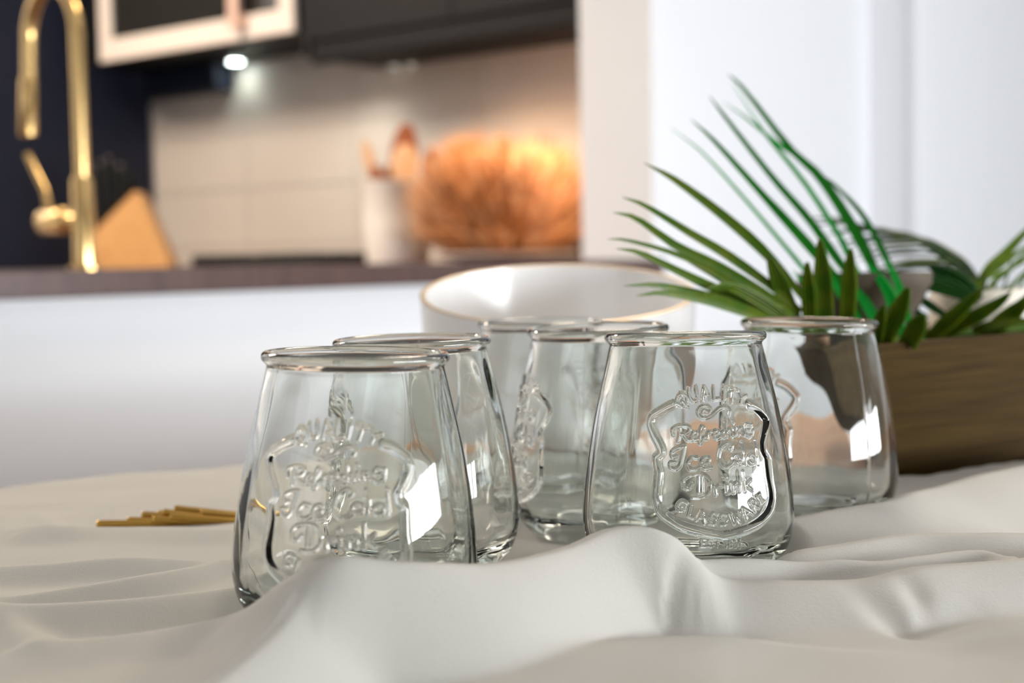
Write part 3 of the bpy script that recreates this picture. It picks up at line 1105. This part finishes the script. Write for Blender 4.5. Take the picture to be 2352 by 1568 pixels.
def build_jar_meshes():
    Zr, Tr = np.meshgrid(rows_z, TH, indexing='ij')
    Rr = R_of(Zr)
    Rr = Rr + .00035 * seam(Tr) * np.clip(Zr / .01, 0, 1)
    Rr = Rr + .6 * wobble(Tr, Zr) * np.clip((.1022 - Zr) / .01, 0, 1) * np.clip(Zr / .006, 0, 1)
    X = np.where(Tr > PI, Tr - 2 * PI, Tr) * .0465
    d1 = seg_dist(X, Zr, segs(LET))
    d2 = seg_dist(X, Zr, segs(SMALL))
    d3 = seg_dist(X, Zr, segs(SHIELD))
    disp = np.maximum(bump_profile(d1, .00085, .00076), bump_profile(d2, .00055, .0005))
    disp = np.maximum(disp, bump_profile(d3, .0022, .0019))
    Rr = Rr + disp
    outer = np.stack([Rr * np.sin(Tr), -Rr * np.cos(Tr), Zr], -1)
    # rim bead: outside row at z_top -> round bead -> inside row
    zt = rows_z[-1]
    r_o = float(R_of(zt))
    t_w = .0026
    bead = [(r_o, zt)]
    cz, cr, rad = .1054, .0347, .00205
    for k in range(0, 17):
        a = math.radians(-62 + k * (62 + 150) / 16)
        bead.append((cr + rad * .95 * math.cos(a), cz + rad * 1.05 * math.sin(a)))
    bead += [(r_o - t_w + .0002, .1038), (r_o - t_w, zt)]
    bead = np.array(bead)
    rimv = np.stack([np.outer(bead[:, 0], np.sin(TH)), -np.outer(bead[:, 0], np.cos(TH)), np.repeat(bead[:, 1][:, None], NT, 1)], -1)
    # inner wall from the rim down to the thick bottom
    z_in = np.concatenate([np.linspace(zt, .020, 30), np.linspace(.018, .0062, 16)])
    r_in = R_of(z_in) - t_w - np.interp(z_in, [0, .006, .02, .05, .1], [.004, .004, .0012, .0003, 0])
    knee = np.clip((.016 - z_in) / .010, 0, 1)
    r_in = r_in * np.sqrt(np.clip(1 - .42 * knee ** 2, 0, 1))
    z_in = np.concatenate([z_in, [.0056, .0052, .0050]])
    r_in = np.concatenate([r_in, [r_in[-1] * .86, r_in[-1] * .5, r_in[-1] * .02]])
    wob = (np.stack([wobble(TH + .7, z) for z in z_in]) * np.clip((zt - z_in) / .01, 0, 1)[:, None] * np.clip(r_in / .03, 0, 1)[:, None]) * 1.1
    Ri = r_in[:, None] + wob
    inner = np.stack([Ri * np.sin(TH)[None, :], -Ri * np.cos(TH)[None, :], np.repeat(z_in[:, None], NT, 1)], -1)
    # underside, slightly pushed up
    ub = np.array([(.0290, .0002), (.0270, .0010), (.0180, .0018), (.0006, .0020)])
    under = np.stack([np.outer(ub[:, 0], np.sin(TH)), -np.outer(ub[:, 0], np.cos(TH)), np.repeat(ub[:, 1][:, None], NT, 1)], -1)

    chain = np.concatenate([under[::-1], outer, rimv[1:], inner[1:]])      # one continuous sheet: bottom -> out -> over the rim -> inside
    nR = len(chain)
    V_ = chain.reshape(-1, 3)
    cols = np.arange(NT)
    nxt = np.roll(cols, -1)
    q = []
    for r in range(nR - 1):
        q.append(np.stack([r * NT + cols, r * NT + nxt, (r + 1) * NT + nxt, (r + 1) * NT + cols], -1))
    q = np.stack(q)                                                       # (nR-1, NT, 4)
    # vertex normals of the whole sheet, so that the pieces meet without a seam
    P0, P1, P2, P3 = (V_[q[..., k]] for k in range(4))
    fn = np.cross(P2 - P0, P3 - P1)
    vn = np.zeros_like(V_)
    for k in range(4):
        np.add.at(vn, q[..., k].ravel(), fn.reshape(-1, 3))
    vn /= np.linalg.norm(vn, axis=1, keepdims=True) + 1e-20
    r_under = len(under)
    em_r0, em_r1 = r_under + i_e0, r_under + i_e1
    rim_r0 = r_under + len(rows_z) - 1
    rim_r1 = rim_r0 + len(bead) - 1
    ri, ci = np.meshgrid(np.arange(nR - 1), np.arange(NT), indexing='ij')
    is_em = (ri >= em_r0) & (ri < em_r1) & (ci < NE - 1)
    is_rim = (ri >= rim_r0) & (ri < rim_r1)
    out = {}
    for nm, msk in (('body', ~is_em & ~is_rim), ('rim', is_rim), ('emblem', is_em)):
        qq = q[msk]
        used, inv = np.unique(qq.ravel(), return_inverse=True)
        me = np_mesh('jar_' + nm, V_[used], inv.reshape(-1, 4))
        me.polygons.foreach_set('use_smooth', [True] * len(me.polygons))
        me.normals_split_custom_set_from_vertices([tuple(x) for x in vn[used]])
        me.materials.append(M['glass'])
        out[nm] = me
    return out


jar_me = build_jar_meshes()
JAR_LABELS = [
    'clear glass jar nearest the camera, with moulded shield, standing beside the gold straws',
    'clear plain-faced glass jar directly behind the nearest jar and overlapped by it',
    'clear glass jar farthest from the camera, standing just in front of the white bowl',
    'clear glass jar with its moulded shield seen edge-on, behind the sharply lettered jar',
    'clear glass jar in sharpest focus with readable moulded lettering in a shield',
    'clear glass jar standing beside the dark brown trough of palm leaves',
]
for i, ((px, py, d, em, ro, pi_), jb) in enumerate(zip(JARS, jar_bases)):
    t = empty('glass_jar', jb, 0, JAR_LABELS[i], 'jar', 'embossed glass jars')
    rz = math.radians(em) - math.atan2(jb.x, jb.y)
    t.rotation_euler = (Matrix.Rotation(math.radians(pi_), 4, 'X') @ Matrix.Rotation(math.radians(ro), 4, 'Y') @ Matrix.Rotation(rz, 4, 'Z')).to_euler()
    for nm in ('body', 'rim', 'emblem'):
        o = bpy.data.objects.new(nm, jar_me[nm])
        COL.objects.link(o)
        o.parent = t
        if nm == 'emblem':
            o['label'] = 'moulded shield with raised lettering in the glass'

# ================================================================== bowl
bd = 1.02
c = at_y(1280, 668, bd)
rb = 315 / F_PX * bd
t = empty('serving_bowl', (c.x, c.y, TZ), 0, 'white glazed bowl with slanted gold-edged rim behind the jars', 'bowl')
tilt = math.radians(10.8)
zc = c.z - TZ


def bowl_pt(q, ang, r_off, z_off=0.0):
    """q: 0 foot .. 1 rim; rim plane slants towards the viewer"""
    rim_z = zc + rb * math.sin(ang) * math.tan(tilt)
    prof_r = .052 + (rb - .052) * (1 - (1 - q) ** 2.2) ** .62
    return Vector((math.cos(ang) * (prof_r + r_off), math.sin(ang) * (prof_r + r_off), q * rim_z + z_off))


bm = bmesh.new()
seg = 96
rings = []
qs = [0.0, .03, .08, .16, .28, .42, .58, .74, .88, .994]
for q in qs:
    rings.append([bm.verts.new(bowl_pt(q, 2 * PI * k / seg, 0)) for k in range(seg)])
for q in qs[::-1][:-1]:
    rings.append([bm.verts.new(bowl_pt(q, 2 * PI * k / seg, -.0042, .004 if q < .1 else 0)) for k in range(seg)])
for r0, r1 in zip(rings, rings[1:]):
    for k in range(seg):
        bm.faces.new((r0[k], r0[(k + 1) % seg], r1[(k + 1) % seg], r1[k]))
bm.faces.new(rings[0][::-1])
bm.faces.new(rings[-1])
from_bm('body', bm, M['ceramic'], t, True, 60)
bm = bmesh.new()
rings = []
for q, ro_ in ((.990, .0002), (.995, .0003), (1.0, -.0010), (1.0, -.0022), (.997, -.0030), (.990, -.0028)):
    rings.append([bm.verts.new(bowl_pt(q, 2 * PI * k / seg, ro_)) for k in range(seg)])
for r0, r1 in zip(rings, rings[1:] + rings[:1]):
    for k in range(seg):
        bm.faces.new((r0[k], r0[(k + 1) % seg], r1[(k + 1) % seg], r1[k]))
o = from_bm('gold_rim', bm, M['gold_rim'], t, True, 60)
o['label'] = 'thin gold line along the bowl rim'

# ============================================================ gold straws
G = [((222, 1203), (600, 1200), .757), ((292, 1195), (640, 1204), .762), ((350, 1192), (620, 1205), .759), ((325, 1182), (630, 1200), .768), ((360, 1180), (650, 1192), .773),
     ((374, 1176), (610, 1206), .765), ((400, 1168), (640, 1192), .771), ((390, 1186), (660, 1206), .760), ((460, 1178), (670, 1196), .767)]
for i, (p, q, d) in enumerate(G):
    a, b = at_y(*p, d), at_y(*q, d + .012)
    t = tag(tube('gold_straw', [a, a.lerp(b, .02), a.lerp(b, .5), a.lerp(b, .98), b], [.0016, .0021, .0021, .0021, .0016], M['gold'], None, 14),
            {0: 'longest gold metal straw, lowest in the pile and sticking out farthest from the jar', 3: 'gold metal straw high in the middle of the pile on the cloth',
             6: 'topmost gold metal straw of the small pile beside the nearest jar'}.get(i, 'slim gold metal straw within the small pile on the cloth beside the nearest jar'), 'straw', 'gold straws in the pile')

# ======================================================= trough with palms
GV = Vector((.775, .632, 0)).normalized()
NV = Vector((-.632, .775, 0)).normalized()
P_bot = at_z(2112, 1106, TZ + .003)
r_right = at_y(2015, 779, .905)
zr = r_right.z
p_end = at_y(1790, 800, .86)
s_end = (p_end - P_bot).dot(GV)
L_R = .62
t = empty('planter_trough', P_bot + NV * .06, math.atan2(GV.y, GV.x), 'dark brown boat-shaped wooden trough filled with palm leaves, candle and clay pot', 'trough')


def trough_mesh(inset, z_low, z_hi):
    """rows of a boat-shaped shell, local x along the trough, y across (0 = front)"""
    rows = []
    for iz in range(7):
        q = iz / 6
        x0 = s_end * q + inset
        x1 = L_R + .10 * q - inset
        row_f, row_b = [], []
        for ix in range(25):
            f = ix / 24
            x = x0 + (x1 - x0) * f
            e_ = min((x - x0), (x1 - x)) / .14
            wd = min(.150, .70 * min(x - x0, x1 - x) + .004)
            flare = .012 * q
            front = -.06 - flare + inset + (.012 * (1 - min(1, e_)) ** 2)
            row_f.append(Vector((x, front, z_low + (z_hi - z_low) * q)))
            row_b.append(Vector((x, max(front + .004, front + wd + 2 * flare - 2 * inset), z_low + (z_hi - z_low) * q)))
        rows.append(row_f + row_b[::-1])
    return rows


bm = bmesh.new()
zl, zh = TZ + .001 - t.location.z, zr - t.location.z
outr = [[bm.verts.new(v) for v in row] for row in trough_mesh(0, zl, zh)]
innr = [[bm.verts.new(v) for v in row] for row in trough_mesh(.008, zl + .008, zh)]
for rows, fl in ((outr, 0), (innr, 1)):
    for r0, r1 in zip(rows, rows[1:]):
        n = len(r0)
        for k in range(n):
            f = (r0[k], r0[(k + 1) % n], r1[(k + 1) % n], r1[k])
            bm.faces.new(f[::-1] if fl else f)
n = len(outr[0])
for k in range(n):
    bm.faces.new((outr[-1][k], outr[-1][(k + 1) % n], innr[-1][(k + 1) % n], innr[-1][k]))
half = n // 2
for rows in (outr, innr):
    r0 = rows[0]
    for k in range(half - 1):
        bm.faces.new((r0[k], r0[k + 1], r0[n - 2 - k], r0[n - 1 - k]))
from_bm('body', bm, M['trough'], t, True, 40)

# packing of brown moss filling the trough, then an ivory candle and a clay pot nestled in it
FZ = zr - .016
rows = trough_mesh(.010, zl, zh)
k = int(round(6 * (FZ - zr + zh - zl) / (zh - zl)))
ring = rows[min(5, max(0, k))]
half = len(ring) // 2
fr_, bk_ = ring[:half], ring[half:][::-1]
bm = bmesh.new()
grid = []
for p, q in zip(fr_, bk_):
    row = []
    for m in range(9):
        f = m / 8
        c = p.lerp(q, f)
        row.append(bm.verts.new((c.x, c.y, FZ - t.location.z - .006 + random.uniform(0, .006) * math.sin(PI * f))))
    grid.append(row)
for r0, r1 in zip(grid, grid[1:]):
    for m in range(8):
        bm.faces.new((r0[m], r1[m], r1[m + 1], r0[m + 1]))
fl = from_bm('moss_filling', bm, M['straw_dark'], t, True)
fl['kind'] = 'stuff'
cd_ = 1.02
c = at_y(2262, 664, cd_)
t = empty('pillar_candle', (c.x, c.y, FZ - .002), 0, 'thick ivory pillar candle standing in the trough among the palm leaves', 'candle')
hc = c.z - t.location.z
rc = .0385
lathe('wax', [(0, 0), (rc, 0), (rc, hc - .004), (rc - .003, hc), (rc - .008, hc - .002), (rc - .014, hc - .005), (0, hc - .006)], M['candle'], t, 48)
tube('wick', [(0, 0, hc - .006), (0, 0, hc + .003), (.001, 0, hc + .007)], .0009, M['knife'], t, 8)
c = at_y(1985, 626, .995)
t = empty('clay_pot', (c.x, c.y, FZ - .002), 0, 'grey-brown clay pot nestled in the trough behind the upright leaf stubs', 'pot')
hc = c.z - t.location.z
rp = .046
lathe('body', [(0, 0), (rp * .5, 0), (rp * .58, hc * .15), (rp * .82, hc * .6), (rp * .96, hc - .010), (rp, hc - .008), (rp, hc), (rp * .93, hc), (rp * .86, hc - .016), (rp * .5, hc * .3), (0, hc * .25)],
      M['pot'], t, 48)


def blade(bm, pts3, widths, up, thick=.00035, fold=.22, cols=3):
    """a folded leaflet: V cross-section (pleated when cols > 3), closed shell"""
    n = len(pts3)
    us = [-1 + 2 * k / (cols - 1) for k in range(cols)]
    rows = []
    for i in range(n):
        tng = (pts3[min(i + 1, n - 1)] - pts3[max(i - 1, 0)]).normalized()
        side = tng.cross(up)
        if side.length < 1e-5:
            side = Vector((1, 0, 0))
        side.normalize()
        nrm = side.cross(tng).normalized()
        wv = widths[i] / 2
        top_, bot_ = [], []
        for k, u_ in enumerate(us):
            h = abs(u_) * fold * wv
            if cols > 3:
                h += (.22 * wv if k % 2 else 0)
            p = pts3[i] - side * wv * u_ + nrm * h
            top_.append(bm.verts.new(p + nrm * thick))
            bot_.append(bm.verts.new(p - nrm * thick))
        rows.append(top_ + bot_[::-1])
    m = 2 * cols
    for r0, r1 in zip(rows, rows[1:]):
        for k in range(m):
            bm.faces.new((r0[k], r0[(k + 1) % m], r1[(k + 1) % m], r1[k]))
    bm.faces.new(rows[0][::-1]); bm.faces.new(rows[-1])


def leaflet(parent, pix, d0, d1, wpx, material, blunt=False, tipside=0, n=14, turn=0.0, name='leaflet'):
    """pix: pixel path tip -> base; d0/d1 distance at tip/base; wpx width in pixels"""
    sp = spline([np.array(p, float) for p in pix], n)
    pts = []
    for i, q in enumerate(sp):
        f = i / (n - 1)
        pts.append(at_y(q[0], q[1], d0 + (d1 - d0) * f))
    ws = []
    for i in range(n):
        f = i / (n - 1)
        wmax = wpx / F_PX * (d0 + (d1 - d0) * f)
        if blunt:
            s = min(1, .22 + (f / .42) ** .8 * .78) if f < .42 else 1.0
            s *= 1 - .15 * max(0, f - .42)
        else:
            s = (max(.03, math.sin(PI * min(.5, (f * .9) ** .8 * .62))) if f < .62 else 1 - .45 * (f - .62) / .38)
        ws.append(max(wmax * s, .0003))
    view = (Vector((0, 0, EYE)) - pts[n // 2]).normalized()
    tng = (pts[-1] - pts[0]).normalized()
    up = view
    if turn:
        up = Matrix.Rotation(turn, 3, tng) @ view
    bm = bmesh.new()
    blade(bm, pts, ws, up, cols=9 if wpx >= 30 else 3)
    o = from_bm(name, bm, material, None, True, 40)
    o.parent = parent
    o.matrix_parent_inverse = Matrix.Translation(parent.location).inverted()
    return o


def stem(parent, pix, d0, d1, r0, r1, material):
    sp = spline([np.array(p, float) for p in pix], 16)
    pts = [at_y(q[0], q[1], d0 + (d1 - d0) * i / 15) for i, q in enumerate(sp)]
    o = tube('stem', pts, [r0 + (r1 - r0) * i / 15 for i in range(16)], material, None, 8)
    o.parent = parent
    o.matrix_parent_inverse = Matrix.Translation(parent.location).inverted()


LB, LG, LD = M['leaf_bright'], M['leaf'], M['leaf_dark']
# 1: low fan pointing over the jars
f1 = empty('palm_frond', at_y(1800, 735, .88), 0, 'fresh green palm frond whose low leaflets reach out over the white bowl', 'palm frond', 'palm fronds in the trough')
for pix, d0, d1, wv in (
        ([(1480, 374), (1554, 415), (1670, 502), (1766, 589), (1850, 690)], .85, .89, 27),
        ([(1430, 453), (1484, 473), (1587, 536), (1670, 585), (1770, 656), (1840, 715)], .82, .87, 24),
        ([(1409, 488), (1463, 502), (1554, 565), (1645, 610), (1753, 672), (1830, 722)], .81, .87, 27),
        ([(1397, 549), (1442, 552), (1546, 581), (1645, 627), (1741, 689), (1800, 730)], .80, .86, 16),
        ([(1417, 571), (1471, 581), (1567, 627), (1637, 660), (1753, 712), (1800, 735)], .79, .86, 25),
        ([(1560, 590), (1640, 636), (1720, 686), (1790, 730)], .83, .87, 9),
        ([(1434, 656), (1504, 654), (1579, 668), (1645, 686), (1730, 716), (1790, 740)], .78, .85, 24),
        ([(1463, 679), (1517, 672), (1587, 682), (1650, 696), (1732, 724), (1785, 745)], .78, .85, 26)):
    leaflet(f1, pix, d0, d1, wv, LG)
leaflet(f1, [(1622, 664), (1665, 656), (1705, 668), (1770, 706), (1825, 748)], .80, .86, 34, LG, turn=.3)
leaflet(f1, [(1618, 682), (1660, 664), (1690, 662)], .81, .81, 9, LG)
stem(f1, [(1745, 700), (1800, 722), (1860, 760), (1900, 790)], .875, .91, .003, .004, M['spoon'])
# 2: tall fan with long thin leaflets
f2 = empty('palm_frond', at_y(2000, 745, 1.0), 0, 'tall palm frond with long thin bright green leaflets rising against the white wall', 'palm frond', 'palm fronds in the trough')
for pix, d0, d1, wv in (
        ([(1672, 170), (1712, 208), (1815, 341), (1873, 395), (1919, 457), (1969, 540), (2002, 606), (2040, 690), (2078, 760)], 1.06, 1.0, 27),
        ([(1681, 190), (1749, 295), (1778, 332), (1857, 432), (1931, 548), (1950, 590), (2002, 680), (2045, 760)], 1.09, .99, 15),
        ([(1662, 235), (1710, 268), (1753, 303), (1790, 332), (1840, 366), (1885, 405)], 1.12, 1.04, 10),
        ([(1629, 220), (1670, 274), (1774, 407), (1857, 502), (1919, 589), (1994, 689), (2030, 760)], 1.03, .97, 21),
        ([(1587, 274), (1645, 328), (1753, 448), (1795, 494), (1869, 577), (1940, 665), (1985, 750)], .98, .95, 24),
        ([(1542, 295), (1612, 349), (1703, 448), (1795, 556), (1840, 610), (1910, 700), (1950, 755)], 1.05, .97, 11),
        ([(1880, 400), (1905, 415), (1945, 452), (1980, 492), (2012, 545), (2045, 614), (2078, 690), (2095, 760)], 1.06, 1.0, 16)):
    leaflet(f2, pix, d0, d1, wv, LB if wv < 16 else M['leaf_mid'], n=20)
for pix, wv in (([(1940, 640), (1985, 690), (2030, 770)], 26), ([(1990, 600), (2040, 670), (2075, 770)], 30), ([(1900, 620), (1935, 680), (1990, 770)], 22), ([(2030, 590), (2062, 650), (2095, 760)], 20),
                ([(1820, 620), (1870, 680), (1930, 765)], 16)):
    leaflet(f2, pix, .955, .935, wv, LB)
stem(f2, [(1950, 720), (2030, 752), (2100, 775), (2180, 790)], .975, 1.0, .003, .004, LB)
# 3: cut leaf stubs standing at the front of the trough
f3 = empty('palm_frond', at_y(1900, 745, .91), 0, 'olive green palm frond with short blunt upright leaflet stubs at the trough front', 'palm frond', 'palm fronds in the trough')
for pix, wv in (([(1764, 584), (1782, 630), (1800, 675), (1830, 750)], 40), ([(1854, 602), (1856, 650), (1858, 700), (1862, 760)], 36), ([(1883, 550), (1888, 610), (1893, 670), (1898, 760)], 42),
                ([(1954, 572), (1951, 630), (1948, 690), (1944, 765)], 40), ([(2086, 660), (2070, 700), (2048, 745), (2024, 795)], 46), ([(2122, 722), (2106, 750), (2085, 790)], 48),
                ([(1765, 700), (1790, 720), (1820, 760)], 40), ([(2030, 700), (2020, 740), (2012, 790)], 30)):
    leaflet(f3, pix, .845, .875, wv, LG, blunt=True)
stem(f3, [(1790, 740), (1900, 760), (2030, 780), (2120, 790)], .878, .90, .003, .003, LG)
# 4: short pointed leaflets leaning out at the right part of the trough
f4 = empty('palm_frond', at_y(2220, 750, .97), 0, 'palm frond with broad pointed leaflets leaning along the trough rim before the ivory candle', 'palm frond', 'palm fronds in the trough')
for pix, wv in (([(2262, 662), (2235, 684), (2200, 718), (2165, 748), (2130, 778)], 42), ([(2324, 668), (2300, 690), (2260, 716), (2222, 738), (2170, 770)], 38), ([(2400, 640), (2352, 694), (2330, 716), (2290, 748), (2260, 772)], 46),
                ([(2420, 728), (2352, 736), (2300, 742), (2258, 752), (2235, 760)], 26)):
    leaflet(f4, pix, .93, .955, wv, LG)
stem(f4, [(2140, 770), (2240, 764), (2352, 752), (2450, 740)], .96, .98, .003, .003, LG)
# 5: dark arching frond behind
f5 = empty('palm_frond', at_y(2242, 690, 1.12), 0, 'dark green arching palm frond behind the tall thin leaflets, its fine leaflets hanging sideways', 'palm frond', 'palm fronds in the trough')
rach = [(2005, 530), (2027, 528), (2085, 545), (2126, 560), (2188, 600), (2242, 642), (2250, 700), (2240, 770)]
stem(f5, rach, 1.27, 1.10, .002, .005, LD)
rs = spline([np.array(p, float) for p in rach], 40)
for k in range(13):
    i = 4 + 2 * k
    q = rs[min(i, 33)]
    tipx = 1850 + k * 17 + random.uniform(-10, 10)
    tipy = 505 + k * 13 + random.uniform(-8, 8)
    leaflet(f5, [(tipx, tipy), (tipx * .55 + q[0] * .45, tipy * .5 + q[1] * .5 - 10), tuple(q)], 1.30, 1.24 - .01 * k, 9 if k < 9 else 15, LD if k % 3 else LG)
leaflet(f5, [(2018, 526), (2085, 540), (2140, 566), (2200, 604), (2246, 655)], 1.27, 1.14, 26, LD, turn=.4)
leaflet(f5, [(2080, 548), (2126, 556), (2175, 586), (2215, 616), (2250, 660)], 1.24, 1.13, 38, LD)
for pix, wv in (([(1990, 618), (2080, 640), (2160, 660), (2246, 690)], 34), ([(2050, 625), (2120, 645), (2180, 660), (2248, 690)], 44), ([(1930, 640), (2030, 690), (2110, 715)], 26), ([(1990, 630), (2050, 690), (2130, 730)], 26),
                ([(2130, 612), (2190, 640), (2250, 690)], 46), ([(2070, 650), (2120, 690), (2180, 730)], 22)):
    leaflet(f5, pix, .985, .975, wv, LD)
# 6: frond at the right end
f6 = empty('palm_frond', at_y(2245, 700, 1.05), 0, 'palm frond rising outward from the dark arching frond, with open forked leaflets', 'palm frond', 'palm fronds in the trough')
for pix, wv in (([(2420, 470), (2352, 536), (2309, 582), (2265, 625), (2240, 680)], 26), ([(2440, 500), (2380, 560), (2325, 612), (2280, 650), (2245, 700)], 14), ([(2450, 520), (2390, 590), (2340, 640), (2290, 690), (2255, 740)], 11),
                ([(2420, 560), (2352, 600), (2300, 625), (2262, 642)], 9), ([(2400, 540), (2345, 575), (2295, 612), (2255, 650)], 14), ([(2330, 560), (2312, 640), (2285, 700), (2265, 750)], 8),
                ([(2300, 610), (2285, 660), (2262, 720), (2250, 760)], 8), ([(2380, 600), (2352, 640), (2325, 690), (2300, 740)], 8)):
    leaflet(f6, pix, 1.06, 1.03, wv, LG)
stem(f6, [(2300, 600), (2255, 645), (2242, 700), (2235, 770)], 1.06, 1.04, .002, .004, LG)
